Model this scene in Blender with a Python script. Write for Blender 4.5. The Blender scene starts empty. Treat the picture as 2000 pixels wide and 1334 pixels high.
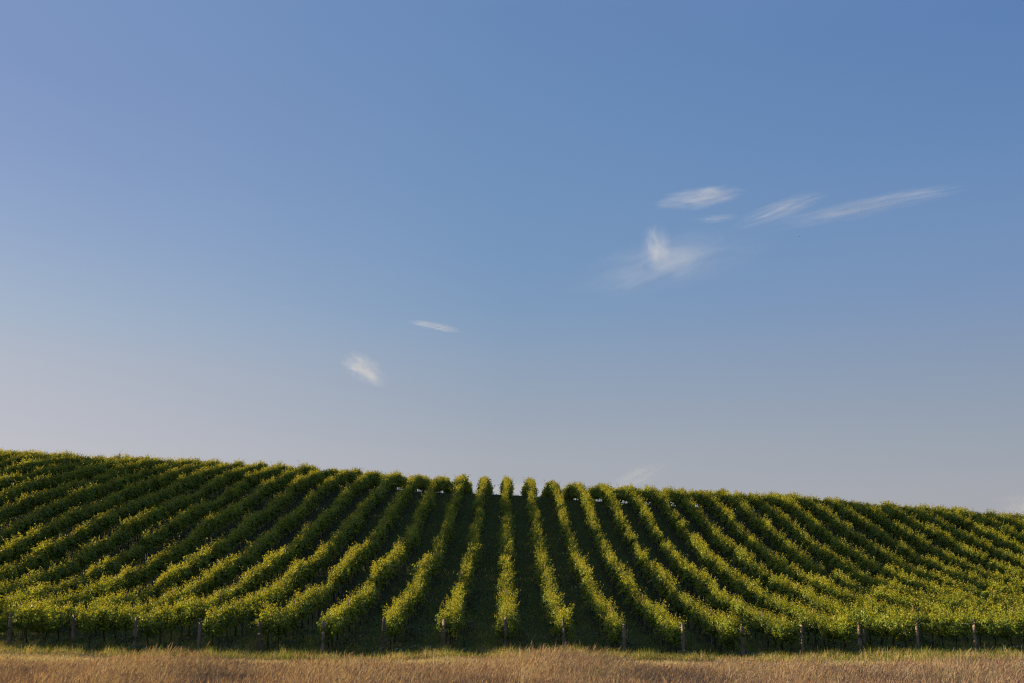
import bpy, bmesh, math, random
import numpy as np
from mathutils import Vector, Matrix

random.seed(7)
rng = np.random.default_rng(11)
sc = bpy.context.scene
COL = sc.collection
R = math.radians

# ------------------------------------------------------------------ camera
cam_d = bpy.data.cameras.new("camera")
cam = bpy.data.objects.new("camera", cam_d)
COL.objects.link(cam)
cam_d.sensor_width = 36.0
cam_d.lens = 41.4
cam_d.clip_start = 0.1
cam_d.clip_end = 60000
CAM = Vector((0.0, 0.0, 1.6))
PITCH = R(13.0)
YAW = R(-0.2)
cam.location = CAM
cam.rotation_euler = (math.pi / 2 + PITCH, 0, YAW)
sc.camera = cam

# ------------------------------------------------------------------ light
SUN_EL = R(7.5)
SUN_AZ = R(-78.0)      # clockwise from +Y (view direction): left, slightly beyond the camera plane
sd = bpy.data.lights.new("sun", 'SUN')
sd.energy = 5.0
sd.angle = R(0.6)
sd.color = (1.0, 0.80, 0.48)
sun = bpy.data.objects.new("sun", sd)
COL.objects.link(sun)
S = Vector((math.sin(SUN_AZ) * math.cos(SUN_EL), math.cos(SUN_AZ) * math.cos(SUN_EL), math.sin(SUN_EL)))
sun.rotation_euler = S.to_track_quat('Z', 'Y').to_euler()
sun.location = (-60, -20, 60)

world = bpy.data.worlds.new("World")
sc.world = world
world.use_nodes = True
wn = world.node_tree
for n in list(wn.nodes):
    wn.nodes.remove(n)
wo = wn.nodes.new('ShaderNodeOutputWorld')
bg = wn.nodes.new('ShaderNodeBackground')
sky = wn.nodes.new('ShaderNodeTexSky')
sky.sky_type = 'NISHITA'
sky.sun_disc = False
sky.sun_elevation = SUN_EL
sky.sun_rotation = SUN_AZ
sky.air_density = 1.0
sky.dust_density = 1.0
sky.ozone_density = 1.0
# the clear evening sky: blue overhead, greyed towards the horizon, paler and more lilac towards the sun
def lin(c):
    return tuple(((q / 255 + 0.055) / 1.055) ** 2.4 for q in c)


tcw = wn.nodes.new('ShaderNodeTexCoord')
sxyz = wn.nodes.new('ShaderNodeSeparateXYZ'); wn.links.new(tcw.outputs['Generated'], sxyz.inputs[0])


def sky_ramp(stops):
    r = wn.nodes.new('ShaderNodeValToRGB'); e = r.color_ramp.elements
    while len(e) < len(stops): e.new(0.5)
    for i, (p, c) in enumerate(stops):
        e[i].position = p; e[i].color = (*lin(c), 1)
    wn.links.new(sxyz.outputs['Z'], r.inputs[0]); return r


r_left = sky_ramp([(0.0, (196, 194, 200)), (0.127, (192, 192, 200)), (0.193, (180, 186, 200)), (0.232, (166, 182, 203)), (0.297, (148, 169, 203)), (0.35, (137, 159, 200)), (0.41, (128, 152, 196)), (0.47, (125, 151, 195)), (1.0, (138, 160, 200))])
r_mid = sky_ramp([(0.0, (176, 175, 180)), (0.126, (168, 173, 182)), (0.168, (154, 167, 184)), (0.211, (142, 162, 187)), (0.253, (127, 156, 190)), (0.30, (119, 151, 190)), (0.36, (112, 146, 188)), (0.48, (104, 137, 184)), (1.0, (134, 158, 198))])
r_right = sky_ramp([(0.0, (168, 164, 166)), (0.09, (166, 168, 176)), (0.13, (155, 164, 177)), (0.19, (139, 156, 180)), (0.245, (124, 149, 186)), (0.31, (112, 144, 187)), (0.38, (100, 135, 183)), (0.45, (93, 128, 180)), (1.0, (130, 155, 196))])


def wmix(fac, a, b):
    m = wn.nodes.new('ShaderNodeMix'); m.data_type = 'RGBA'
    wn.links.new(fac, m.inputs['Factor']); wn.links.new(a, m.inputs['A']); wn.links.new(b, m.inputs['B']); return m.outputs['Result']


def wrange(f0, f1):
    m = wn.nodes.new('ShaderNodeMapRange'); m.inputs['From Min'].default_value = f0; m.inputs['From Max'].default_value = f1
    wn.links.new(sxyz.outputs['X'], m.inputs['Value']); return m.outputs[0]


graded = wmix(wrange(0.0, -0.40), wmix(wrange(0.0, 0.40), r_mid.outputs[0], r_right.outputs[0]), r_left.outputs[0])
bg.inputs['Strength'].default_value = 0.05
gain = wn.nodes.new('ShaderNodeVectorMath'); gain.operation = 'SCALE'; gain.inputs['Scale'].default_value = 7.35
wn.links.new(graded, gain.inputs[0])
nis = wn.nodes.new('ShaderNodeVectorMath'); nis.operation = 'SCALE'; nis.inputs['Scale'].default_value = 0.02
wn.links.new(sky.outputs[0], nis.inputs[0])
sumv = wn.nodes.new('ShaderNodeVectorMath'); sumv.operation = 'ADD'
wn.links.new(gain.outputs[0], sumv.inputs[0]); wn.links.new(nis.outputs[0], sumv.inputs[1])
wn.links.new(sumv.outputs[0], bg.inputs['Color'])
wn.links.new(bg.outputs[0], wo.inputs['Surface'])

sc.view_settings.view_transform = 'Standard'
sc.view_settings.look = 'None'
sc.view_settings.exposure = 1.4
sc.view_settings.gamma = 1.0
sc.cycles.max_bounces = 8
sc.cycles.use_denoising = True
sc.cycles.denoising_prefilter = 'NONE'
sc.cycles.pixel_filter_type = 'BLACKMAN_HARRIS'
sc.cycles.filter_width = 1.2
sc.cycles.transparent_max_bounces = 8
sc.cycles.volume_bounces = 0

# ------------------------------------------------------------------ helpers
def nodes(name):
    m = bpy.data.materials.new(name)
    m.use_nodes = True
    t = m.node_tree
    for n in list(t.nodes):
        t.nodes.remove(n)
    out = t.nodes.new('ShaderNodeOutputMaterial')
    return m, t, out


def N(t, typ, **kw):
    n = t.nodes.new(typ)
    for k, v in kw.items():
        if k in n.inputs.keys():
            n.inputs[k].default_value = v
        else:
            setattr(n, k, v)
    return n


def ramp(t, fac, stops):
    r = t.nodes.new('ShaderNodeValToRGB')
    e = r.color_ramp.elements
    while len(e) < len(stops):
        e.new(0.5)
    for i, (p, c) in enumerate(stops):
        e[i].position = p
        e[i].color = (*c, 1) if len(c) == 3 else c
    t.links.new(fac, r.inputs[0])
    return r


def mesh_np(name, verts, faces, mats, fmat=None, tint=None, smooth=False):
    """faces: list of (n x k) int arrays"""
    me = bpy.data.meshes.new(name)
    verts = np.asarray(verts, np.float32)
    loops = np.concatenate([f.reshape(-1) for f in faces]).astype(np.int32)
    tot = np.concatenate([np.full(len(f), f.shape[1], np.int32) for f in faces])
    start = np.concatenate([[0], np.cumsum(tot)[:-1]]).astype(np.int32)
    me.vertices.add(len(verts))
    me.vertices.foreach_set('co', verts.reshape(-1))
    me.loops.add(len(loops))
    me.loops.foreach_set('vertex_index', loops)
    me.polygons.add(len(tot))
    me.polygons.foreach_set('loop_start', start)
    if fmat is not None:
        me.polygons.foreach_set('material_index', np.asarray(fmat, np.int32))
    if smooth:
        me.polygons.foreach_set('use_smooth', np.ones(len(tot), bool))
    if tint is not None:
        a = me.attributes.new('tint', 'FLOAT', 'POINT')
        a.data.foreach_set('value', np.asarray(tint, np.float32))
    for m in mats:
        me.materials.append(m)
    me.update(calc_edges=True)
    return me


def put(name, me, parent=None, loc=(0, 0, 0), rz=0.0, scale=(1, 1, 1)):
    o = bpy.data.objects.new(name, me)
    COL.objects.link(o)
    o.parent = parent
    o.location = loc
    o.rotation_euler = (0, 0, rz)
    o.scale = scale
    return o


def tag(o, label=None, cat=None, group=None, kind=None):
    if label: o['label'] = label
    if cat: o['category'] = cat
    if group: o['group'] = group
    if kind: o['kind'] = kind
    return o


# ------------------------------------------------------------------ terrain
TX = np.arange(-100, 101, 10.0)
TY = np.arange(0, 211, 6.0)
TAB = np.array([
[0.00,-0.01,-0.00,0.00,0.00,0.00,0.00,0.00,-0.00,-0.00,-0.00,-0.00,-0.00,-0.00,-0.00,-0.00,-0.00,-0.00,-0.00,0.00,-0.00],
[0.03,0.02,0.03,0.03,0.03,0.02,0.02,0.01,-0.00,-0.01,-0.02,-0.03,-0.04,-0.05,-0.06,-0.07,-0.08,-0.08,-0.08,-0.07,-0.08],
[0.06,0.05,0.06,0.06,0.05,0.05,0.04,0.02,-0.00,-0.02,-0.04,-0.06,-0.09,-0.10,-0.13,-0.15,-0.16,-0.17,-0.16,-0.16,-0.16],
[0.09,0.08,0.09,0.09,0.08,0.07,0.05,0.03,-0.01,-0.04,-0.07,-0.10,-0.13,-0.16,-0.19,-0.22,-0.25,-0.25,-0.25,-0.24,-0.25],
[0.12,0.11,0.12,0.12,0.11,0.10,0.07,0.04,-0.01,-0.05,-0.09,-0.13,-0.17,-0.21,-0.25,-0.30,-0.33,-0.34,-0.33,-0.33,-0.33],
[0.15,0.14,0.15,0.15,0.14,0.12,0.09,0.05,-0.01,-0.07,-0.11,-0.16,-0.22,-0.27,-0.33,-0.38,-0.42,-0.43,-0.42,-0.42,-0.42],
[0.18,0.15,0.18,0.18,0.16,0.14,0.11,0.07,-0.01,-0.09,-0.13,-0.19,-0.26,-0.31,-0.39,-0.45,-0.50,-0.51,-0.50,-0.50,-0.50],
[0.18,0.14,0.18,0.18,0.17,0.13,0.12,0.09,-0.02,-0.15,-0.15,-0.23,-0.28,-0.33,-0.42,-0.50,-0.55,-0.55,-0.55,-0.56,-0.55],
[0.19,0.11,0.19,0.18,0.17,0.13,0.12,0.10,-0.03,-0.27,-0.17,-0.31,-0.28,-0.31,-0.42,-0.51,-0.55,-0.56,-0.55,-0.57,-0.55],
[0.23,0.18,0.22,0.24,0.20,0.18,0.15,0.13,-0.03,-0.37,-0.19,-0.51,-0.28,-0.27,-0.39,-0.48,-0.52,-0.53,-0.52,-0.53,-0.52],
[0.69,0.57,0.57,0.58,0.51,0.46,0.34,0.25,0.19,0.15,-0.07,-0.51,-0.32,-0.20,-0.29,-0.37,-0.41,-0.40,-0.39,-0.38,-0.35],
[1.60,1.41,1.34,1.30,1.20,1.05,0.84,0.58,0.58,0.79,0.52,0.04,0.10,0.03,-0.09,-0.16,-0.18,-0.15,-0.12,-0.08,-0.02],
[2.81,2.58,2.47,2.37,2.21,1.97,1.68,1.41,1.33,1.46,1.09,0.69,0.67,0.40,0.23,0.16,0.18,0.23,0.29,0.35,0.42],
[4.23,4.01,3.88,3.74,3.52,3.19,2.78,2.39,2.24,2.54,2.14,1.37,1.31,0.87,0.67,0.62,0.67,0.75,0.83,0.90,0.97],
[5.81,5.63,5.49,5.33,5.08,4.68,4.14,3.65,3.30,3.54,3.00,2.32,2.02,1.50,1.28,1.24,1.31,1.41,1.49,1.55,1.60],
[7.50,7.36,7.24,7.09,6.82,6.40,5.78,5.17,4.57,4.36,3.75,3.28,2.95,2.36,2.08,2.04,2.12,2.21,2.28,2.30,2.31],
[9.23,9.16,9.07,8.93,8.66,8.23,7.58,6.90,6.04,5.45,4.67,4.43,4.10,3.28,3.13,3.04,3.10,3.16,3.17,3.14,3.08],
[10.98,10.96,10.91,10.77,10.50,10.00,9.23,8.37,7.52,6.64,5.96,5.70,5.44,4.59,4.29,4.24,4.26,4.22,4.14,4.03,3.89],
[12.69,12.72,12.69,12.56,12.26,11.66,10.78,9.63,8.83,8.03,7.39,7.16,6.72,6.13,5.77,5.70,5.55,5.36,5.16,4.95,4.73],
[14.33,14.39,14.36,14.21,13.88,13.19,12.14,11.10,10.41,9.56,8.83,8.92,8.50,7.98,7.43,7.22,6.88,6.52,6.19,5.87,5.56],
[15.86,15.94,15.90,15.70,15.29,14.51,13.39,12.65,11.87,11.10,10.26,10.49,10.05,9.69,9.05,8.69,8.15,7.62,7.16,6.75,6.35],
[17.25,17.33,17.25,17.00,16.53,15.68,14.78,14.10,13.46,12.16,12.12,12.08,11.64,11.27,10.51,9.97,9.25,8.59,8.03,7.55,7.09],
[18.48,18.54,18.41,18.09,17.57,16.78,16.04,15.36,14.66,13.79,13.71,13.48,12.94,12.52,11.66,10.90,10.10,9.37,8.76,8.23,7.74],
[19.50,19.52,19.34,18.96,18.42,17.77,17.20,16.47,15.76,15.12,14.78,14.27,13.73,13.16,12.39,11.55,10.70,9.94,9.32,8.78,8.28],
[20.28,20.23,20.02,19.59,19.08,18.51,18.05,17.55,16.75,15.94,15.61,14.90,14.17,13.50,12.81,11.95,11.06,10.30,9.70,9.16,8.68],
[20.69,20.64,20.38,19.98,19.45,18.91,18.47,18.10,17.41,16.55,16.03,15.33,14.48,13.72,13.01,12.16,11.24,10.49,9.89,9.38,8.89],
[20.98,20.95,20.67,20.30,19.75,19.21,18.74,18.36,17.77,17.05,16.37,15.67,14.81,13.99,13.21,12.34,11.43,10.68,10.07,9.59,9.07],
[21.38,21.32,21.08,20.67,20.14,19.60,19.14,18.77,18.18,17.49,16.78,16.04,15.20,14.36,13.52,12.62,11.72,10.97,10.38,9.87,9.38],
[21.75,21.70,21.45,21.03,20.51,19.97,19.52,19.14,18.55,17.87,17.15,16.39,15.57,14.71,13.82,12.90,12.00,11.25,10.66,10.15,9.65],
[21.99,21.95,21.69,21.27,20.75,20.22,19.76,19.38,18.80,18.12,17.39,16.62,15.81,14.95,14.02,13.08,12.18,11.43,10.84,10.35,9.84],
[22.02,21.98,21.73,21.29,20.78,20.25,19.80,19.42,18.83,18.15,17.43,16.64,15.84,14.98,14.05,13.10,12.21,11.46,10.87,10.38,9.86],
[21.74,21.71,21.46,21.02,20.52,19.99,19.54,19.15,18.57,17.88,17.16,16.35,15.55,14.72,13.83,12.91,12.01,11.26,10.67,10.17,9.65],
[21.14,21.10,20.86,20.42,19.91,19.39,18.94,18.55,17.97,17.28,16.55,15.73,14.93,14.16,13.35,12.47,11.57,10.80,10.22,9.71,9.20],
[20.21,20.14,19.91,19.48,18.97,18.44,17.99,17.61,17.03,16.34,15.61,14.77,13.97,13.28,12.61,11.79,10.87,10.10,9.51,9.00,8.50],
[18.98,18.91,18.69,18.29,17.76,17.23,16.78,16.38,15.81,15.14,14.39,13.56,12.74,12.13,11.65,10.91,9.98,9.19,8.59,8.08,7.58],
[17.70,17.61,17.38,16.99,16.46,15.93,15.46,15.07,14.49,13.84,13.09,12.28,11.46,10.92,10.58,9.92,8.99,8.22,7.61,7.11,6.62]])


def _cr(p0, p1, p2, p3, t):
    return 0.5 * ((2 * p1) + (-p0 + p2) * t + (2 * p0 - 5 * p1 + 4 * p2 - p3) * t * t + (-p0 + 3 * p1 - 3 * p2 + p3) * t ** 3)


def H(x, y):
    x = np.asarray(x, float); y = np.asarray(y, float)
    xc = np.clip(x, -100, 100); yc = np.clip(y, 0, 210)
    fx = (xc + 100) / 10; fy = yc / 6
    ix = np.clip(np.floor(fx).astype(int), 0, len(TX) - 2); iy = np.clip(np.floor(fy).astype(int), 0, len(TY) - 2)
    tx = fx - ix; ty = fy - iy
    rows = []
    for dj in (-1, 0, 1, 2):
        j = np.clip(iy + dj, 0, len(TY) - 1)
        c = [TAB[j, np.clip(ix + di, 0, len(TX) - 1)] for di in (-1, 0, 1, 2)]
        rows.append(_cr(c[0], c[1], c[2], c[3], tx))
    z = _cr(rows[0], rows[1], rows[2], rows[3], ty)
    d2 = (np.maximum(np.abs(x) - 100, 0) / 260) ** 2 + (np.maximum(y - 210, 0) / 160) ** 2 + (np.maximum(-y, 0) / 400) ** 2
    z = -6 + (z + 6) * np.exp(-d2)
    z = z + 0.05 * np.sin(x * 0.9 + 1.3 * np.sin(y * 0.5)) * np.sin(y * 0.7 + 0.6 * np.sin(x * 0.4))
    return z


def Hs(x, y):
    return float(H(np.array([x]), np.array([y]))[0])


def axis(lo, hi, step, far):
    a = list(np.arange(lo, hi + 1e-6, step))
    s = step
    v = a[-1]
    up = []
    while v < far:
        s *= 1.25; v += s; up.append(v)
    s = step; v = a[0]; dn = []
    while v > -far:
        s *= 1.25; v -= s; dn.append(v)
    return np.array(dn[::-1] + a + up)


# ground material: dark soil and short grass, straw coloured in the open field
def mat_ground():
    m, t, out = nodes("ground_turf")
    geo = N(t, 'ShaderNodeNewGeometry')
    sep = N(t, 'ShaderNodeSeparateXYZ'); t.links.new(geo.outputs['Position'], sep.inputs[0])
    n1 = N(t, 'ShaderNodeTexNoise', Scale=0.5, Detail=8.0, Roughness=0.65); t.links.new(geo.outputs['Position'], n1.inputs['Vector'])
    n2 = N(t, 'ShaderNodeTexNoise', Scale=6.0, Detail=8.0, Roughness=0.7); t.links.new(geo.outputs['Position'], n2.inputs['Vector'])
    green = ramp(t, n2.outputs['Fac'], [(0.3, (0.022, 0.030, 0.008)), (0.55, (0.065, 0.078, 0.017)), (0.8, (0.16, 0.16, 0.05))])
    # bare strip under each row: brownish soil between grassed alleys
    fx = N(t, 'ShaderNodeMath', operation='MULTIPLY_ADD'); fx.inputs[1].default_value = 1 / 2.75; fx.inputs[2].default_value = 0.1 / 2.75 + 0.5; t.links.new(sep.outputs['X'], fx.inputs[0])
    fr = N(t, 'ShaderNodeMath', operation='FRACT'); t.links.new(fx.outputs[0], fr.inputs[0])
    sb = N(t, 'ShaderNodeMath', operation='SUBTRACT'); sb.inputs[1].default_value = 0.5; t.links.new(fr.outputs[0], sb.inputs[0])
    ab = N(t, 'ShaderNodeMath', operation='ABSOLUTE'); t.links.new(sb.outputs[0], ab.inputs[0])
    an = N(t, 'ShaderNodeMath', operation='MULTIPLY_ADD'); an.inputs[1].default_value = 0.12; t.links.new(n2.outputs['Fac'], an.inputs[0]); t.links.new(ab.outputs[0], an.inputs[2])
    st = N(t, 'ShaderNodeMapRange'); st.inputs['From Min'].default_value = 0.18; st.inputs['From Max'].default_value = 0.26; t.links.new(an.outputs[0], st.inputs['Value'])
    soil = ramp(t, n2.outputs['Fac'], [(0.3, (0.022, 0.026, 0.009)), (0.7, (0.07, 0.075, 0.024))])
    lane = N(t, 'ShaderNodeMix', data_type='RGBA'); t.links.new(st.outputs[0], lane.inputs['Factor']); t.links.new(soil.outputs[0], lane.inputs['A']); t.links.new(green.outputs[0], lane.inputs['B'])
    straw = ramp(t, n2.outputs['Fac'], [(0.3, (0.10, 0.065, 0.035)), (0.7, (0.24, 0.17, 0.09))])
    # boundary between the straw field and the vineyard grass, broken up by noise
    ad = N(t, 'ShaderNodeMath', operation='MULTIPLY_ADD'); ad.inputs[1].default_value = 10.0; t.links.new(n1.outputs['Fac'], ad.inputs[0]); t.links.new(sep.outputs['Y'], ad.inputs[2])
    mr = N(t, 'ShaderNodeMapRange'); mr.inputs['From Min'].default_value = 52.0; mr.inputs['From Max'].default_value = 56.5
    t.links.new(ad.outputs[0], mr.inputs['Value'])
    mix = N(t, 'ShaderNodeMix', data_type='RGBA')
    t.links.new(mr.outputs[0], mix.inputs['Factor']); t.links.new(straw.outputs[0], mix.inputs['A']); t.links.new(lane.outputs['Result'], mix.inputs['B'])
    bs = N(t, 'ShaderNodeBsdfPrincipled', Roughness=1.0); bs.inputs['Specular IOR Level'].default_value = 0.1
    t.links.new(mix.outputs['Result'], bs.inputs['Base Color'])
    bp = N(t, 'ShaderNodeBump', Strength=0.8, Distance=0.15); t.links.new(n2.outputs['Fac'], bp.inputs['Height']); t.links.new(bp.outputs[0], bs.inputs['Normal'])
    t.links.new(bs.outputs[0], out.inputs['Surface'])
    return m


gx = axis(-90, 90, 1.2, 9000); gy = axis(0, 200, 1.2, 9000)
XX, YY = np.meshgrid(gx, gy)
ZZ = H(XX, YY)
V = np.stack([XX, YY, ZZ], -1).reshape(-1, 3)
nx, ny = len(gx), len(gy)
a = (np.arange(ny - 1)[:, None] * nx + np.arange(nx - 1)[None]).reshape(-1)
F = np.stack([a, a + 1, a + nx + 1, a + nx], 1)
ground = put('ground', mesh_np('ground', V, [F], [mat_ground()], smooth=True))
tag(ground, kind='structure')


# ------------------------------------------------------------------ plant materials
def mat_leaf(name, stops, trans=0.45, objvar=0.0, rough=0.5, spec=0.3):
    m, t, out = nodes(name)
    at = N(t, 'ShaderNodeAttribute', attribute_name='tint')
    r = ramp(t, at.outputs['Fac'], stops)
    col = r.outputs[0]
    if objvar:
        oi = N(t, 'ShaderNodeObjectInfo')
        geo = N(t, 'ShaderNodeNewGeometry')
        nz = N(t, 'ShaderNodeTexNoise', Scale=0.12, Detail=2.0); t.links.new(geo.outputs['Position'], nz.inputs['Vector'])
        mm = N(t, 'ShaderNodeMath', operation='ADD'); t.links.new(oi.outputs['Random'], mm.inputs[0]); t.links.new(nz.outputs['Fac'], mm.inputs[1])
        mp = N(t, 'ShaderNodeMapRange'); mp.inputs['From Min'].default_value = 0.3; mp.inputs['From Max'].default_value = 1.7
        mp.inputs['To Min'].default_value = 1 - objvar; mp.inputs['To Max'].default_value = 1 + objvar
        t.links.new(mm.outputs[0], mp.inputs['Value'])
        hs = N(t, 'ShaderNodeHueSaturation'); t.links.new(col, hs.inputs['Color']); t.links.new(mp.outputs[0], hs.inputs['Value'])
        col = hs.outputs[0]
    bs = N(t, 'ShaderNodeBsdfPrincipled', Roughness=rough); bs.inputs['Specular IOR Level'].default_value = spec
    tr = N(t, 'ShaderNodeBsdfTranslucent')
    gm = N(t, 'ShaderNodeMix', data_type='RGBA', blend_type='MULTIPLY'); gm.inputs['Factor'].default_value = 1.0
    gm.inputs['B'].default_value = (1.15, 1.0, 0.5, 1)
    t.links.new(col, gm.inputs['A']); t.links.new(gm.outputs['Result'], tr.inputs['Color'])
    t.links.new(col, bs.inputs['Base Color'])
    ms = N(t, 'ShaderNodeMixShader', Fac=trans)
    t.links.new(bs.outputs[0], ms.inputs[1]); t.links.new(tr.outputs[0], ms.inputs[2])
    t.links.new(ms.outputs[0], out.inputs['Surface'])
    return m


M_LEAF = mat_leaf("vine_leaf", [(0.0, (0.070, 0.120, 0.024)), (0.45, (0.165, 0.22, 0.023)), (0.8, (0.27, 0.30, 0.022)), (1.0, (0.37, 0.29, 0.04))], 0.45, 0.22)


def mat_wood(name, dark, light, scale=14.0):
    m, t, out = nodes(name)
    tc = N(t, 'ShaderNodeTexCoord')
    mp = N(t, 'ShaderNodeMapping'); mp.inputs['Scale'].default_value = (scale, scale, scale * 0.12)
    t.links.new(tc.outputs['Object'], mp.inputs[0])
    nz = N(t, 'ShaderNodeTexNoise', Scale=1.5, Detail=8.0, Roughness=0.7); t.links.new(mp.outputs[0], nz.inputs['Vector'])
    oi = N(t, 'ShaderNodeObjectInfo')
    r = ramp(t, nz.outputs['Fac'], [(0.25, dark), (0.75, light)])
    hs = N(t, 'ShaderNodeHueSaturation'); t.links.new(r.outputs[0], hs.inputs['Color'])
    mv = N(t, 'ShaderNodeMapRange'); mv.inputs['To Min'].default_value = 0.75; mv.inputs['To Max'].default_value = 1.25
    t.links.new(oi.outputs['Random'], mv.inputs['Value']); t.links.new(mv.outputs[0], hs.inputs['Value'])
    bs = N(t, 'ShaderNodeBsdfPrincipled', Roughness=0.9); bs.inputs['Specular IOR Level'].default_value = 0.15
    t.links.new(hs.outputs[0], bs.inputs['Base Color'])
    bp = N(t, 'ShaderNodeBump', Strength=0.7, Distance=0.02); t.links.new(nz.outputs['Fac'], bp.inputs['Height']); t.links.new(bp.outputs[0], bs.inputs['Normal'])
    t.links.new(bs.outputs[0], out.inputs['Surface'])
    return m


M_POST = mat_wood("weathered_post_wood", (0.08, 0.058, 0.042), (0.27, 0.20, 0.145))
M_STAKE = mat_wood("stake_wood", (0.16, 0.11, 0.075), (0.36, 0.27, 0.19))
M_BARK = mat_wood("vine_bark", (0.018, 0.012, 0.008), (0.07, 0.05, 0.035), 30)
M_WIRE, _t, _o = nodes("galvanised_wire")
_b = N(_t, 'ShaderNodeBsdfPrincipled', Metallic=0.9, Roughness=0.45); _b.inputs['Base Color'].default_value = (0.45, 0.45, 0.44, 1)
_t.links.new(_b.outputs[0], _o.inputs['Surface'])


# ------------------------------------------------------------------ vine building
def leaf_quads(P, Nn, size, g):
    """folded four-cornered leaves at P with normals Nn"""
    n = len(P)
    Nn = Nn / np.linalg.norm(Nn, axis=1)[:, None]
    up = g.normal(size=(n, 3))
    T = np.cross(Nn, up); T /= np.linalg.norm(T, axis=1)[:, None] + 1e-9
    B = np.cross(Nn, T)
    s = size[:, None]
    base = P - B * s * 0.5
    tip = P + B * s * 0.5 - Nn * s * 0.08
    l = P + T * s * 0.52 - Nn * s * 0.16 + B * s * 0.05
    r = P - T * s * 0.52 - Nn * s * 0.16 + B * s * 0.05
    v = np.stack([base, l, tip, r], 1).reshape(-1, 3)
    k = np.arange(n)[:, None] * 4
    f = np.concatenate([k + np.array([[0, 3, 2]]), k + np.array([[0, 2, 1]])])
    return v, f


def canopy(seed, n_leaf=1000, big=1.0):
    g = np.random.default_rng(seed)
    L = 1.16
    lumps = [(g.uniform(-L, L), g.uniform(0, 6.28), g.uniform(-0.42, 0.48), g.uniform(0.12, 0.32)) for _ in range(20)]
    y = g.uniform(-L, L, n_leaf)
    ang = g.uniform(0, 2 * math.pi, n_leaf)
    rad = np.where(g.random(n_leaf) < 0.72, g.uniform(0.78, 1.08, n_leaf), g.uniform(0.2, 0.85, n_leaf))
    zc = 1.22 + 0.09 * np.sin(y * 2.1 + g.uniform(0, 6)) + g.uniform(-0.05, 0.05)
    w = 0.33 * g.uniform(0.85, 1.15); h = 0.43 * g.uniform(0.88, 1.12)
    grow = np.ones(n_leaf)
    for (ly, la, lr, lw) in lumps:
        grow += lr * np.exp(-((y - ly) / lw) ** 2) * np.exp(-((np.angle(np.exp(1j * (ang - la)))) / 0.8) ** 2) * 1.6
    cx = np.sin(ang) * w * rad * grow * (1 + 0.18 * np.cos(ang))
    cz = np.cos(ang) * h * rad * grow
    P = np.stack([cx, y, zc + cz], 1)
    nn = np.stack([np.sin(ang) * 1.0, g.normal(0, .35, n_leaf), np.cos(ang) * 0.8 + 0.35], 1) + g.normal(0, 0.55, (n_leaf, 3))
    size = g.uniform(0.075, 0.140, n_leaf) * big
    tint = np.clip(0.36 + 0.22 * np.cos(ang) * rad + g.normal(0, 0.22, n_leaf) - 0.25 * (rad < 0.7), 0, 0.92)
    Ps, Ns, Ss, Ts = [P], [nn], [size], [tint]
    stems = []
    # upright young shoots, arching canes at the sides
    for k in range(34):
        y0 = g.uniform(-L, L); upw = k < 25
        if upw:
            p = np.array([g.normal(0, 0.15), y0, 1.22 + h * 0.7]); d = np.array([g.normal(0.05, 0.30), g.normal(0, 0.25), 1.0]); ln = g.uniform(0.25, 0.7) if g.random() < 0.9 else g.uniform(0.7, 0.95)
        else:
            sgn = 1 if g.random() < 0.5 else -1
            p = np.array([sgn * w * 0.8, y0, 1.2 + g.uniform(-0.35, 0.25)]); d = np.array([sgn * 1.0, g.normal(0, 0.4), g.uniform(-1.1, 0.5)]); ln = g.uniform(0.2, 0.5)
        d /= np.linalg.norm(d)
        m = int(6 + ln * 14)
        tt = np.linspace(0.05, 1, m)
        bend = np.stack([0.25 * tt ** 2 * (0.4 if upw else 0.0), 0 * tt, -0.28 * tt ** 2 * (0.3 if upw else 1.0)], 1) * ln
        C = p + d * (tt * ln)[:, None] + bend
        off = g.normal(0, 0.045, (m, 3))
        Ps.append(C + off); Ns.append(g.normal(0, 0.6, (m, 3)) + np.array([0.1, 0, 0.6]))
        Ss.append((0.11 - 0.06 * tt) * g.uniform(0.85, 1.15, m) * big)
        Ts.append(np.clip(0.62 + 0.3 * tt + g.normal(0, 0.1, m), 0, 1))
        stems.append((p, p + d * ln + bend[-1]))
    P = np.concatenate(Ps); nn = np.concatenate(Ns); size = np.concatenate(Ss); tint = np.concatenate(Ts)
    v, f = leaf_quads(P, nn, size, g)
    tv = np.repeat(tint, 4)
    # thin green stems of the shoots (flat slivers in two directions)
    sv = []; sf = []
    for (p, q) in stems:
        for ax in (np.array([0.004, 0, 0]), np.array([0, 0.004, 0])):
            b = len(sv); sv += [p - ax, p + ax, q + ax * 0.5, q - ax * 0.5]; sf.append([b, b + 1, b + 2, b + 3])
    nv = len(v)
    v = np.concatenate([v, np.array(sv)]); tv = np.concatenate([tv, np.full(len(sv), 0.6)])
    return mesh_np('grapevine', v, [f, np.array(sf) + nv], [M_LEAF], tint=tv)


def tube_bm(bm, pts, rads, seg=7, cap=True):
    rings = []
    for i, (p, r) in enumerate(zip(pts, rads)):
        p = Vector(p)
        a = Vector(pts[max(i - 1, 0)]); b = Vector(pts[min(i + 1, len(pts) - 1)])
        d = (b - a).normalized()
        q = d.to_track_quat('Z', 'Y')
        rings.append([bm.verts.new(p + q @ Vector((math.cos(2 * math.pi * k / seg) * r, math.sin(2 * math.pi * k / seg) * r, 0))) for k in range(seg)])
    for r0, r1 in zip(rings, rings[1:]):
        for k in range(seg):
            bm.faces.new((r0[k], r0[(k + 1) % seg], r1[(k + 1) % seg], r1[k]))
    if cap:
        bm.faces.new(rings[-1]); bm.faces.new(rings[0][::-1])


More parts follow.
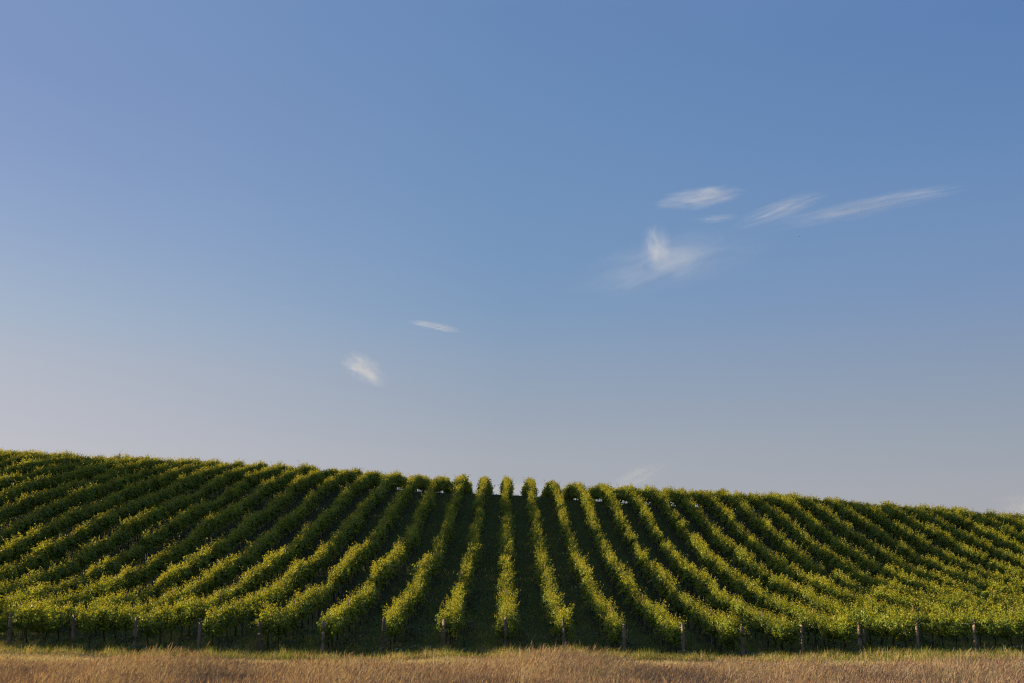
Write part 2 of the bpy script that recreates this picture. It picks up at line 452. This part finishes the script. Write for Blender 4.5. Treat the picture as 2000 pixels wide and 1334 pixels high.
def bm_mesh(name, bm, mat, smooth=True):
    me = bpy.data.meshes.new(name)
    bm.normal_update()
    bm.to_mesh(me); bm.free()
    me.materials.append(mat)
    if smooth:
        for p in me.polygons: p.use_smooth = True
    return me


def trunk_mesh(seed):
    r = random.Random(seed)
    bm = bmesh.new()
    lean = r.uniform(-0.12, 0.12); lx = r.uniform(-0.05, 0.05)
    pts = [(0, 0, -0.15), (lx * 0.2, lean * 0.1, 0.05)]
    for i in range(1, 7):
        t = i / 6
        pts.append((lx * t + r.uniform(-.018, .018), lean * t + r.uniform(-.02, .02), 0.05 + 0.93 * t))
    rad = [0.055, 0.045, 0.036, 0.034, 0.032, 0.03, 0.031, 0.034]
    tube_bm(bm, pts, rad)
    top = pts[-1]
    for s in (-1, 1):    # the two arms trained along the wire
        arm = [top]
        for i in range(1, 6):
            arm.append((top[0] + r.uniform(-.02, .02), top[1] + s * 0.2 * i, 0.98 + r.uniform(-.01, .03)))
        tube_bm(bm, arm, [0.03, 0.024, 0.021, 0.018, 0.016, 0.012], 6)
    # second stem on some vines
    if r.random() < 0.45:
        dy = r.choice((-1, 1)) * r.uniform(0.12, 0.2)
        tube_bm(bm, [(0.01, 0, -0.1), (0.01, dy * 0.5, 0.3), (0.0, dy * 0.9, 0.65), (0.02, dy, 1.0)], [0.03, 0.024, 0.02, 0.018], 6)
    return bm_mesh('trunk', bm, M_BARK)


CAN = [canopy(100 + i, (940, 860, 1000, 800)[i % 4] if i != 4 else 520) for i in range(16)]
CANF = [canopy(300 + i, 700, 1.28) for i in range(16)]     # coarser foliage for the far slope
TRK = [trunk_mesh(200 + i) for i in range(8)]


def joined(i):
    """canopy and its trunk in one mesh, for vines too far off to tell them apart"""
    bm = bmesh.new(); bm.from_mesh(CANF[i]); n0 = len(bm.faces)
    bm.from_mesh(TRK[i % 8])
    bm.faces.ensure_lookup_table()
    for k in range(n0, len(bm.faces)): bm.faces[k].material_index = 1
    me = bpy.data.meshes.new('grapevine'); bm.to_mesh(me); bm.free()
    me.materials.append(M_LEAF); me.materials.append(M_BARK)
    return me


FAR = [joined(i) for i in range(16)]


def stake_mesh(seed):
    r = random.Random(seed); bm = bmesh.new()
    tube_bm(bm, [(0, 0, -0.2), (0.01, 0, 0.8), (0.0, 0.01, 1.86)], [0.038, 0.035, 0.032], 8)
    return bm_mesh('line_post', bm, M_STAKE, False)


STK = [stake_mesh(i) for i in range(3)]


def end_post_mesh(seed):
    r = random.Random(seed); bm = bmesh.new()
    rad = r.uniform(0.078, 0.092)
    pts = [(0, 0, -0.4), (0, 0, 0.0)]; rr = [rad * 1.03, rad * 1.02]
    for i in range(1, 7):
        pts.append((r.uniform(-.004, .004), r.uniform(-.004, .004), 1.56 * i / 6)); rr.append(rad * (1.02 - 0.012 * i) * r.uniform(0.985, 1.015))
    pts.append((0, 0, 1.585)); rr.append(rad * 0.78)
    tube_bm(bm, pts, rr, 16)
    # wire loops round the post head
    me = bm_mesh('end_post', bm, M_POST, True)
    return me


def wire_tie_mesh():
    bm = bmesh.new()
    for z in (1.02, 1.42):
        pts = [(math.cos(a) * 0.094, math.sin(a) * 0.094, z + 0.01 * math.sin(a)) for a in np.linspace(0, 2 * math.pi, 17)]
        tube_bm(bm, pts, [0.004] * 17, 5)
    return bm_mesh('wire_tie', bm, M_WIRE)


TIE = wire_tie_mesh()

S_ROW, X0 = 2.75, -0.1
VS = 1.83
KS = range(-28, 27)
ORD = ['', 'first', 'second', 'third', 'fourth', 'fifth', 'sixth', 'seventh', 'eighth', 'ninth', 'tenth', 'eleventh', 'twelfth', 'thirteenth', 'fourteenth', 'fifteenth', 'sixteenth', 'seventeenth', 'eighteenth', 'nineteenth', 'twentieth', 'twenty-first', 'twenty-second', 'twenty-third', 'twenty-fourth', 'twenty-fifth', 'twenty-sixth', 'twenty-seventh', 'twenty-eighth', 'twenty-ninth', 'thirtieth']


def y_post(k):
    return 56.1 + 0.20 * k + (0.25 * math.sin(k * 2.3))


def in_view(x, y, m=4.5):
    return abs(x) - m < y * 0.45


POSTPX = {-8: 27, -7: 150, -6: 270, -5: 395, -4: 512, -3: 634, -2: 751, -1: 868, 0: 988, 1: 1101, 2: 1217, 3: 1331, 4: 1446, 5: 1562, 6: 1676, 7: 1785, 8: 1897}
for k in KS:
    X = X0 + S_ROW * k
    y0 = y_post(k)
    if k == 0: lab = 'middle vine row running straight uphill from the central end post'
    elif abs(k) <= 8:
        side = 'left' if k < 0 else 'right'
        lab = f'vine row climbing from the {ORD[abs(k)]} end post {side} of the middle row'
    elif k < 0: lab = f'vine row entering at the left edge, {ORD[-k]} row left of the middle row'
    else: lab = f'vine row entering at the right edge, {ORD[k]} row right of the middle row'
    row = bpy.data.objects.new('vine_row', None); COL.objects.link(row)
    row.location = (X, y0, Hs(X, y0)); row.empty_display_size = 0.5
    tag(row, lab, 'vine row', 'vine rows running up the hillside')
    O = Vector(row.location)
    r = random.Random(1000 + k)
    j = 0
    y = y0 + 1.3
    ph1, ph2 = r.uniform(0, 6), r.uniform(0, 6)
    y_end = 173.0 if k <= 2 else max(152.0, 173.0 - 3.4 * (k - 2))
    while y < y_end:
        if in_view(X, y):
            if r.random() < 0.012:
                y += VS; j += 1
                continue
            near = y < 76
            i = r.randrange(16)
            dx = 0.10 * math.sin(y * 0.35 + ph1) + r.uniform(-.05, .05)
            z = Hs(X + dx, y)
            sl = (Hs(X + dx, y + 0.6) - Hs(X + dx, y - 0.6)) / 1.2
            vig = 1.0 + 0.05 * math.sin(y * 0.55 + ph2) + 0.05 * math.sin(y * 0.17 + 2 * ph1) + r.uniform(-.07, .07)
            if r.random() < 0.05: vig *= r.uniform(0.72, 0.85)
            flip = r.choice((0, math.pi))
            o = bpy.data.objects.new('grapevine', CAN[i] if near else FAR[i])
            COL.objects.link(o); o.parent = row
            if y > 120: vig *= 1.06 + 0.10 * min(1, max(0, (y - 132) / 14))
            o.location = Vector((X + dx, y + r.uniform(-.08, .08), z - 0.12 * min(1, max(0, (y - 110) / 10)) - 0.24 * min(1, max(0, (y - 132) / 14)))) - O
            a = math.atan(sl)
            o.rotation_euler = (a if flip == 0 else -a, r.uniform(-.05, .05), flip + r.uniform(-.06, .06))
            o.scale = (vig * r.uniform(0.86, 1.10) * (0.96 if near else 1.08), r.uniform(0.98, 1.08), vig * (0.95 if near else 1.0))
            if near:
                t = bpy.data.objects.new('trunk', TRK[r.randrange(8)])
                COL.objects.link(t); t.parent = o
            if j % 4 == 3 and y < 108:
                s_ = bpy.data.objects.new('line_post', STK[r.randrange(3)])
                COL.objects.link(s_); s_.parent = row
                ys = y + VS / 2
                s_.location = Vector((X + r.uniform(-.05, .05), ys, Hs(X, ys))) - O
                s_.rotation_euler = (r.uniform(-.03, .03), r.uniform(-.04, .04), r.uniform(0, 6)); s_.scale = (1, 1, r.uniform(0.95, 1.08))
        y += VS; j += 1
    # two trellis wires the length of the row
    ys = np.arange(y0, y_end + 0.1, 3.66)
    ys = ys[np.abs(X) - 6 < ys * 0.45]
    if len(ys) > 2:
        bm = bmesh.new()
        for hz in (1.02, 1.42):
            tube_bm(bm, [(X - O.x, yy - O.y, Hs(X, yy) + hz - O.z) for yy in ys], [0.0022] * len(ys), 4)
        put('trellis_wire', bm_mesh('trellis_wire', bm, M_WIRE), row)

    if abs(k) <= 9:
        if k in POSTPX:
            # azimuth of the post as photographed, on the headland line
            xp = math.tan(math.atan((POSTPX[k] - 1000) / 2300 / 1.0) - YAW) * 0.978 * (y0 - 0.05)
            xp = X + max(-0.25, min(0.25, xp - X))
        else:
            xp = X
        if k == 0: pl = 'weathered round wooden end post at the foot of the middle vine row'
        elif abs(k) == 8: pl = ('leftmost weathered wooden end post, close to the left edge' if k < 0 else 'rightmost weathered wooden end post, half sunk in tall straw grass')
        elif abs(k) == 9: pl = ('wooden end post just outside the left edge' if k < 0 else 'wooden end post just outside the right edge')
        else: pl = f'weathered round wooden post at the foot of the {ORD[abs(k)]} vine row {"left" if k < 0 else "right"} of the middle'
        if abs(k) == 9: continue
        p = put('end_post', end_post_mesh(k + 50), None, (xp, y0 - 0.1, Hs(xp, y0 - 0.1) + r.uniform(-0.05, 0.03)))
        p.rotation_euler = (r.uniform(-.01, .025), r.uniform(-.02, .02), r.uniform(0, 6))
        tag(p, pl, 'post', 'end posts at the foot of the vine rows')
        put('wire_tie', TIE, p)


# ------------------------------------------------------------------ grasses
def smooth_noise(x, y, seed, scale):
    g = np.random.default_rng(seed)
    v = np.zeros_like(x)
    for i in range(6):
        a = g.uniform(0, 6.28); k = (0.6 + 0.5 * i) / scale
        v += np.sin((x * math.cos(a) + y * math.sin(a)) * k * 6.28 + g.uniform(0, 6.28)) / (1 + 0.35 * i)
    return v / 3.0


def blades(name, x, y, h, w, lean, tint, mat, g, heads=None, lw=None):
    """one grass blade per point: a two-piece tapering strip; heads: mask of blades that carry a seed head"""
    n = len(x)
    z = H(x, y) - 0.02
    a = g.uniform(0, math.pi, n)
    side = np.stack([np.cos(a), np.sin(a), np.zeros(n)], 1) * (w / 2)[:, None]
    base = np.stack([x, y, z], 1)
    ld = np.stack([lean[:, 0], lean[:, 1], np.zeros(n)], 1) * h[:, None]
    up = np.zeros((n, 3)); up[:, 2] = h
    mid = base + up * 0.55 + ld * 0.32
    tip = base + up * np.clip(1 - 0.35 * (lean ** 2).sum(1), 0.5, 1)[:, None] + ld
    v = np.stack([base - side, base + side, mid - side * 0.8, mid + side * 0.8, tip], 1).reshape(-1, 3)
    k = np.arange(n)[:, None] * 5
    quads = k + np.array([[0, 1, 3, 2]]); tris = k + np.array([[2, 3, 4]])
    tv = np.repeat(tint, 5)
    faces = [quads, tris]
    if heads is not None and heads.any():
        m = np.where(heads)[0]; nn = len(m)
        d = tip[m] - mid[m]; d /= np.linalg.norm(d, axis=1)[:, None]
        c0 = tip[m] - d * (0.10 * h[m] / 0.5)[:, None]; c1 = tip[m] + d * 0.03
        cm = (c0 + c1) / 2
        s1 = side[m] / (w[m] / 2)[:, None]
        s2 = np.cross(d, s1)
        hw = g.uniform(0.005, 0.010, nn)[:, None]
        b = len(v)
        hv = np.stack([c0, cm + s1 * hw, c1, cm - s1 * hw, cm + s2 * hw, cm - s2 * hw], 1).reshape(-1, 3)
        kk = b + np.arange(nn)[:, None] * 6
        v = np.concatenate([v, hv]); faces = [np.concatenate([quads, kk + np.array([[0, 1, 2, 3]]), kk + np.array([[0, 4, 2, 5]])]), tris]
        tv = np.concatenate([tv, np.repeat(np.clip(tint[m] * 0.5 + 0.5 * g.uniform(0.0, 0.25, nn), 0, 1), 6)])
    me = mesh_np(name, v, faces, [mat], tint=tv)
    return put(name, me)


M_STRAW = mat_leaf("dry_straw", [(0.0, (0.20, 0.125, 0.105)), (0.3, (0.37, 0.26, 0.21)), (0.6, (0.48, 0.39, 0.28)), (0.8, (0.46, 0.41, 0.18)), (1.0, (0.14, 0.19, 0.05))], 0.35, 0.0, 0.7, 0.15)
M_GREEN = mat_leaf("green_grass", [(0.0, (0.045, 0.065, 0.012)), (0.5, (0.125, 0.165, 0.027)), (0.8, (0.26, 0.28, 0.05)), (0.9, (0.38, 0.28, 0.14)), (1.0, (0.50, 0.37, 0.22))], 0.35, 0.0, 0.7, 0.15)
M_WEED = mat_leaf("weed_leaf", [(0.0, (0.03, 0.05, 0.016)), (0.7, (0.08, 0.11, 0.04)), (1.0, (0.28, 0.28, 0.22))], 0.3, 0.0, 0.6, 0.3)


def wedge(n, ya, yb, g, m=3.0, power=1.0):
    y = ya + (yb - ya) * g.random(n) ** power
    half = y * 0.45 + m
    x = g.uniform(-1, 1, n) * half
    return x, y


# tall dry grass of the open field
g = np.random.default_rng(5)
nb = 400000
x, y = wedge(nb, 15.5, 39.5, g)
den = smooth_noise(x, y, 1, 3.0)
keep = g.random(nb) < 0.72 + 0.3 * den
x, y, den = x[keep], y[keep], den[keep]
n = len(x)
big = smooth_noise(x, y, 2, 9.0)
mound = 0.6 * np.clip(smooth_noise(x, y, 21, 5.0) - 0.25, 0, 1) + 0.75 * np.exp(-((x - 1.2) / 2.0) ** 2 - ((y - 33) / 4.5) ** 2) + 0.85 * np.exp(-((x - 13.5) / 2.6) ** 2 - ((y - 35) / 4) ** 2) + 0.55 * np.exp(-((x + 9.5) / 1.6) ** 2 - ((y - 33) / 4) ** 2)
h = (0.34 + 0.14 * big + 0.15 * den) * g.uniform(0.5, 1.3, n) * (1 + mound) + g.exponential(0.04, n) + np.where(g.random(n) < 0.010, g.uniform(0.05, 0.25, n), 0)
h *= np.clip((41.5 - y) / 9, 0.45, 1)
lean = np.stack([g.normal(0.32, 0.24, n), g.normal(0, 0.22, n)], 1)
tint = np.clip(0.34 + 0.28 * den + 0.18 * big + g.normal(0, 0.17, n) + np.clip((y - 30) / 40, 0, 0.25), 0, 0.85)
tint = np.where(g.random(n) < 0.05, g.uniform(0.85, 1.0, n), tint)
o = blades('dry_grass', x, y, h, g.uniform(0.005, 0.010, n), lean, tint, M_STRAW, g, g.random(n) < 0.45)
tag(o, 'tall dry reddish straw grass with seed heads across the foreground', 'dry grass', kind='stuff')

# shorter yellow straw between the tall grass and the headland
nb = 95000
x, y = wedge(nb, 36.5, 50.0, g)
nz = smooth_noise(x, y, 3, 4.0); bigz = smooth_noise(x, y, 4, 12.0)
keep = (y + 3.6 * bigz + 2.0 * nz) < 47.6
x, y, nz = x[keep], y[keep], nz[keep]; n = len(x)
h = (0.15 + 0.05 * nz) * g.uniform(0.6, 1.4, n)
lean = np.stack([g.normal(0.22, 0.3, n), g.normal(0, 0.25, n)], 1)
tint = np.clip(0.66 + 0.10 * nz + g.normal(0, 0.12, n), 0.1, 0.9)
tint = np.where(g.random(n) < 0.10, g.uniform(0.85, 1.0, n), tint)
o = blades('short_dry_grass', x, y, h, g.uniform(0.010, 0.018, n), lean, tint, M_STRAW, g, g.random(n) < 0.2)
tag(o, 'short yellow straw strip between the tall dry grass and the posts', 'dry grass', kind='stuff')

# green and half dry grass of the headland and among the first vines
nb = 210000
x, y = wedge(nb, 45.0, 76.0, g, 4.0, 1.5)
nz = smooth_noise(x, y, 5, 2.5); bigz = smooth_noise(x, y, 6, 8.0)
keep = ((y + 3.5 * bigz + 1.5 * nz) > 46.6) & (g.random(nb) < np.clip(0.75 + 0.3 * nz, 0.2, 1))
x, y, nz, bigz = x[keep], y[keep], nz[keep], bigz[keep]; n = len(x)
rowpos = np.abs(((x - X0) / S_ROW + 0.5) % 1 - 0.5) * S_ROW
h = (0.22 + 0.17 * nz + 0.16 * bigz + 0.10 * np.exp(-(rowpos / 0.5) ** 2)) * g.uniform(0.5, 1.5, n) * np.clip(1 - (y - 56) / 30, 0.55, 1)
lean = np.stack([g.normal(0.18, 0.28, n), g.normal(0, 0.25, n)], 1)
tint = np.clip(0.42 + 0.30 * nz + g.normal(0, 0.18, n) + np.where(y > 58, 0.2, 0), 0, 0.8)
dry = g.random(n) < np.clip(0.42 + 0.38 * smooth_noise(x, y, 7, 5.0) - 0.016 * (y - 52), 0.05, 0.8)
tint = np.where(dry, g.uniform(0.84, 1.0, n), tint)
o = blades('grass', x, y, h, g.uniform(0.010, 0.020, n), lean, tint, M_GREEN, g, dry & (g.random(n) < 0.5))
tag(o, 'mixed green and dry grass round the posts and first vine trunks', 'grass', kind='stuff')

# low mown grass up the alleys between the rows
nb = 170000
x, y = wedge(nb, 72.0, 156.0, g, 2.0, 1.2)
keep = (np.abs(x) < 58) & (np.abs(((x - X0) / S_ROW + 0.5) % 1 - 0.5) * S_ROW > 0.42)
x, y = x[keep], y[keep]; n = len(x)
nz = smooth_noise(x, y, 8, 3.0)
h = (0.13 + 0.08 * nz) * g.uniform(0.4, 1.9, n)
lean = np.stack([g.normal(0.1, 0.35, n), g.normal(0, 0.35, n)], 1)
tint = np.clip(0.50 + 0.32 * nz + g.normal(0, 0.24, n), 0, 0.95)
o = blades('alley_grass', x, y, h, g.uniform(0.02, 0.05, n), lean, tint, M_GREEN, g)
tag(o, 'low green grass in the shaded alleys between the vine rows', 'grass', kind='stuff')

# leafy weeds in the strip under the rows
nb = 170000
x, y = wedge(nb, 53.5, 125.0, g, 2.0, 1.4)
kk = np.round((x - X0) / S_ROW)
x = X0 + kk * S_ROW + g.normal(0.45, 0.45, nb)
nz = smooth_noise(x, y, 9, 5.0)
keep = (g.random(nb) < np.clip(0.5 + 0.9 * nz, 0, 1)) & (y > 54 + 0.18 * kk)
x, y, nz = x[keep], y[keep], nz[keep]; n = len(x)
P = np.stack([x, y, H(x, y) + g.uniform(0.02, 0.42, n) * (0.6 + 0.5 * nz)], 1)
v, f = leaf_quads(P, g.normal(0, 0.6, (n, 3)) + np.array([0, -0.1, 0.8]), g.uniform(0.05, 0.12, n), g)
tint = np.where(g.random(n) < 0.10, g.uniform(0.8, 1, n), g.uniform(0, 0.75, n))
o = put('weeds', mesh_np('weeds', v, [f], [M_WEED], tint=np.repeat(tint, 4)))
tag(o, 'broad-leaved weeds with pale flowers in the strip beneath the vines', 'weeds', kind='stuff')

# ------------------------------------------------------------------ cirrus wisps, each a thin volume some kilometres off
def sky_dir(u, v):
    d = Vector(((u - 1000) / 2300, (667 - v) / 2300, -1.0))
    return (cam.rotation_euler.to_matrix() @ d).normalized()


def mat_cloud(name, dens, seed, stretch, warp, power):
    m, t, out = nodes(name)
    tc = N(t, 'ShaderNodeTexCoord')
    # warp the body so that its outline is torn
    nw = N(t, 'ShaderNodeTexNoise', Scale=1.6, Detail=3.0, Roughness=0.6)
    mpw = N(t, 'ShaderNodeMapping'); mpw.inputs['Location'].default_value = (seed, seed * 0.7, 0)
    t.links.new(tc.outputs['Object'], mpw.inputs[0]); t.links.new(mpw.outputs[0], nw.inputs['Vector'])
    sb = N(t, 'ShaderNodeVectorMath', operation='SUBTRACT'); sb.inputs[1].default_value = (0.5, 0.5, 0.5); t.links.new(nw.outputs['Color'], sb.inputs[0])
    scl = N(t, 'ShaderNodeVectorMath', operation='SCALE'); scl.inputs['Scale'].default_value = warp; t.links.new(sb.outputs[0], scl.inputs[0])
    ad = N(t, 'ShaderNodeVectorMath', operation='ADD'); t.links.new(tc.outputs['Object'], ad.inputs[0]); t.links.new(scl.outputs[0], ad.inputs[1])
    ln = N(t, 'ShaderNodeVectorMath', operation='LENGTH'); t.links.new(ad.outputs[0], ln.inputs[0])
    fo = N(t, 'ShaderNodeMapRange', interpolation_type='SMOOTHSTEP'); fo.inputs['From Min'].default_value = 0.92; fo.inputs['From Max'].default_value = 0.0
    t.links.new(ln.outputs['Value'], fo.inputs['Value'])
    # hard limit at the container so nothing shows its edge
    l2 = N(t, 'ShaderNodeVectorMath', operation='LENGTH'); t.links.new(tc.outputs['Object'], l2.inputs[0])
    f2 = N(t, 'ShaderNodeMapRange', interpolation_type='SMOOTHSTEP'); f2.inputs['From Min'].default_value = 0.98; f2.inputs['From Max'].default_value = 0.7
    t.links.new(l2.outputs['Value'], f2.inputs['Value'])
    mp = N(t, 'ShaderNodeMapping'); mp.inputs['Scale'].default_value = stretch; mp.inputs['Location'].default_value = (seed * 1.3, 0, seed)
    mp.inputs['Rotation'].default_value = (0, R(-14), 0)
    t.links.new(ad.outputs[0], mp.inputs[0])
    nz = N(t, 'ShaderNodeTexNoise', Scale=1.0, Detail=5.0, Roughness=0.55); t.links.new(mp.outputs[0], nz.inputs['Vector'])
    mr = N(t, 'ShaderNodeMapRange'); mr.inputs['From Min'].default_value = 0.38; mr.inputs['From Max'].default_value = 0.72; t.links.new(nz.outputs['Fac'], mr.inputs['Value'])
    pw = N(t, 'ShaderNodeMath', operation='POWER'); pw.inputs[1].default_value = power; t.links.new(fo.outputs[0], pw.inputs[0])
    m1 = N(t, 'ShaderNodeMath', operation='MULTIPLY'); t.links.new(pw.outputs[0], m1.inputs[0]); t.links.new(mr.outputs[0], m1.inputs[1])
    m1b = N(t, 'ShaderNodeMath', operation='MULTIPLY'); t.links.new(m1.outputs[0], m1b.inputs[0]); t.links.new(f2.outputs[0], m1b.inputs[1])
    m2 = N(t, 'ShaderNodeMath', operation='MULTIPLY'); m2.inputs[1].default_value = dens; t.links.new(m1b.outputs[0], m2.inputs[0])
    vs = N(t, 'ShaderNodeVolumePrincipled'); vs.inputs['Color'].default_value = (0.97, 0.97, 1.0, 1); vs.inputs['Anisotropy'].default_value = 0.0
    t.links.new(m2.outputs[0], vs.inputs['Density'])
    t.links.new(vs.outputs[0], out.inputs['Volume'])
    return m


def cloud(u, v, w, h, tilt, tau, label, seed, stretch=(2.2, 2.0, 5.0), warp=0.5, power=1.0, dist=7000.0):
    """w, h: apparent half extents in thousandths of the distance; tau: optical depth through the middle"""
    d = sky_dir(u, v)
    bm = bmesh.new()
    bmesh.ops.create_icosphere(bm, subdivisions=3, radius=1.0)
    depth = dist * h / 1000 * 1.0
    m = mat_cloud('cirrus_vapour', tau / (2 * depth) * 2.2, seed, stretch, warp, power)
    o = put('cloud', bm_mesh('cloud', bm, m))
    o.location = CAM + d * dist
    o.scale = (dist * w / 1000, depth, dist * h / 1000)
    o.rotation_euler = (d.z * 0.0, -R(tilt), -math.atan2(d.x, d.y))
    tag(o, label, 'cloud', 'thin cirrus wisps in the sky')
    return o


K = 1000 / 2300
cloud(1373, 386, 115 * K, 30 * K, 3, 0.9, 'ragged white wisp, uppermost of the clouds', 4.3, (2.4, 2, 3.4), 1.1, 1.2)
cloud(1525, 409, 125 * K, 26 * K, 17, 0.7, 'short slanting wisp between the uppermost wisp and the long streak', 5.7, (2.2, 2, 5.0), 0.55, 1.3)
cloud(1685, 405, 245 * K, 26 * K, 6.5, 0.62, 'long thin streak of cloud reaching far to the right', 8.2, (3.6, 2, 4.6), 0.6, 1.3)
cloud(1400, 427, 70 * K, 13 * K, 3, 0.30, 'small faint wisp just below the uppermost clouds', 9.4, (2.4, 2, 3.0), 0.5, 1.3)
cloud(1281, 480, 40 * K, 62 * K, 8, 1.0, 'brightest upright tuft of cloud above a faint veil', 12.6, (2.0, 2, 1.3), 0.7, 1.7, dist=6900.0)
cloud(1310, 512, 250 * K, 72 * K, 12, 0.42, 'broad faint veil of cloud round the bright tuft', 14.9, (2.6, 2, 2.6), 0.8, 1.3)
cloud(850, 637, 74 * K, 11 * K, -10, 1.1, 'thin straight dash of cloud in the lower middle sky', 17.3, (2.0, 2, 2.5), 0.25, 1.3)
cloud(712, 720, 66 * K, 36 * K, -30, 1.1, 'small curled white wisp left of centre, lowest bright one', 23.9, (1.8, 2, 3.4), 1.3, 1.3)
cloud(1245, 932, 85 * K, 30 * K, 20, 0.26, 'very faint streaky cloud low over the skyline right of the middle', 24.8, (2.2, 2, 4.6), 0.8, 1.3)
cloud(1010, 957, 110 * K, 20 * K, -1, 0.40, 'low pinkish band of cloud showing between the vine rows on the skyline', 27.2, (1.6, 2, 2.0), 0.3)
cloud(2020, 985, 110 * K, 34 * K, 4, 0.30, 'low pale pink cloud at the right edge of the skyline', 31.2, (1.6, 2, 2.2), 0.5, 1.3)

# ------------------------------------------------------------------ the bird
M_BIRD, _t, _o = nodes("dark_feathers")
_b = N(_t, 'ShaderNodeBsdfPrincipled', Roughness=0.8); _n = N(_t, 'ShaderNodeTexNoise', Scale=30.0)
_r = ramp(_t, _n.outputs['Fac'], [(0.3, (0.012, 0.012, 0.014)), (0.7, (0.04, 0.036, 0.033))])
_t.links.new(_r.outputs[0], _b.inputs['Base Color']); _t.links.new(_b.outputs[0], _o.inputs['Surface'])
bm = bmesh.new()
tube_bm(bm, [(0, 0.26, 0.03), (0, 0.20, 0.03), (0, 0.13, 0.02), (0, 0.02, 0), (0, -0.1, 0), (0, -0.2, 0.01), (0, -0.3, 0.015)], [0.004, 0.028, 0.03, 0.055, 0.05, 0.03, 0.006], 10)
bird = put('bird', bm_mesh('bird', bm, M_BIRD), None, CAM + sky_dir(1561, 462) * 480, R(60))
tag(bird, 'tiny dark bird gliding below the long streak of cloud', 'bird')
for s in (-1, 1):
    bm = bmesh.new()
    prof = [(0.04, 0.09, -0.07, 0.0), (0.2, 0.12, -0.08, 0.07), (0.36, 0.11, -0.06, 0.10), (0.5, 0.04, -0.07, 0.08), (0.6, -0.03, -0.09, 0.05)]
    top = []; bot = []
    for (px, f_, b_, z_) in prof:
        th = 0.016 * (1 - px) + 0.003
        top.append([bm.verts.new((s * px, f_, z_)), bm.verts.new((s * px, (f_ + b_) / 2 + 0.01, z_ + th)), bm.verts.new((s * px, b_, z_ - 0.005))])
        bot.append(bm.verts.new((s * px, (f_ + b_) / 2, z_ - th * 0.4)))
    for i in range(len(prof) - 1):
        A, B = top[i], top[i + 1]
        bm.faces.new((A[0], A[1], B[1], B[0])); bm.faces.new((A[1], A[2], B[2], B[1]))
        bm.faces.new((A[2], bot[i], bot[i + 1], B[2])); bm.faces.new((bot[i], A[0], B[0], bot[i + 1]))
    bmesh.ops.recalc_face_normals(bm, faces=bm.faces)
    put('wing', bm_mesh('wing', bm, M_BIRD), bird)
bm = bmesh.new()
vs_ = [bm.verts.new(c) for c in ((-0.02, -0.24, 0.012), (0.02, -0.24, 0.012), (0.06, -0.40, 0.01), (0, -0.42, 0.012), (-0.06, -0.40, 0.01))]
vt_ = [bm.verts.new((v.co.x, v.co.y, v.co.z + 0.008)) for v in vs_]
bm.faces.new(vs_[::-1]); bm.faces.new(vt_)
for i in range(5):
    bm.faces.new((vs_[i], vs_[(i + 1) % 5], vt_[(i + 1) % 5], vt_[i]))
put('tail', bm_mesh('tail', bm, M_BIRD, False), bird)
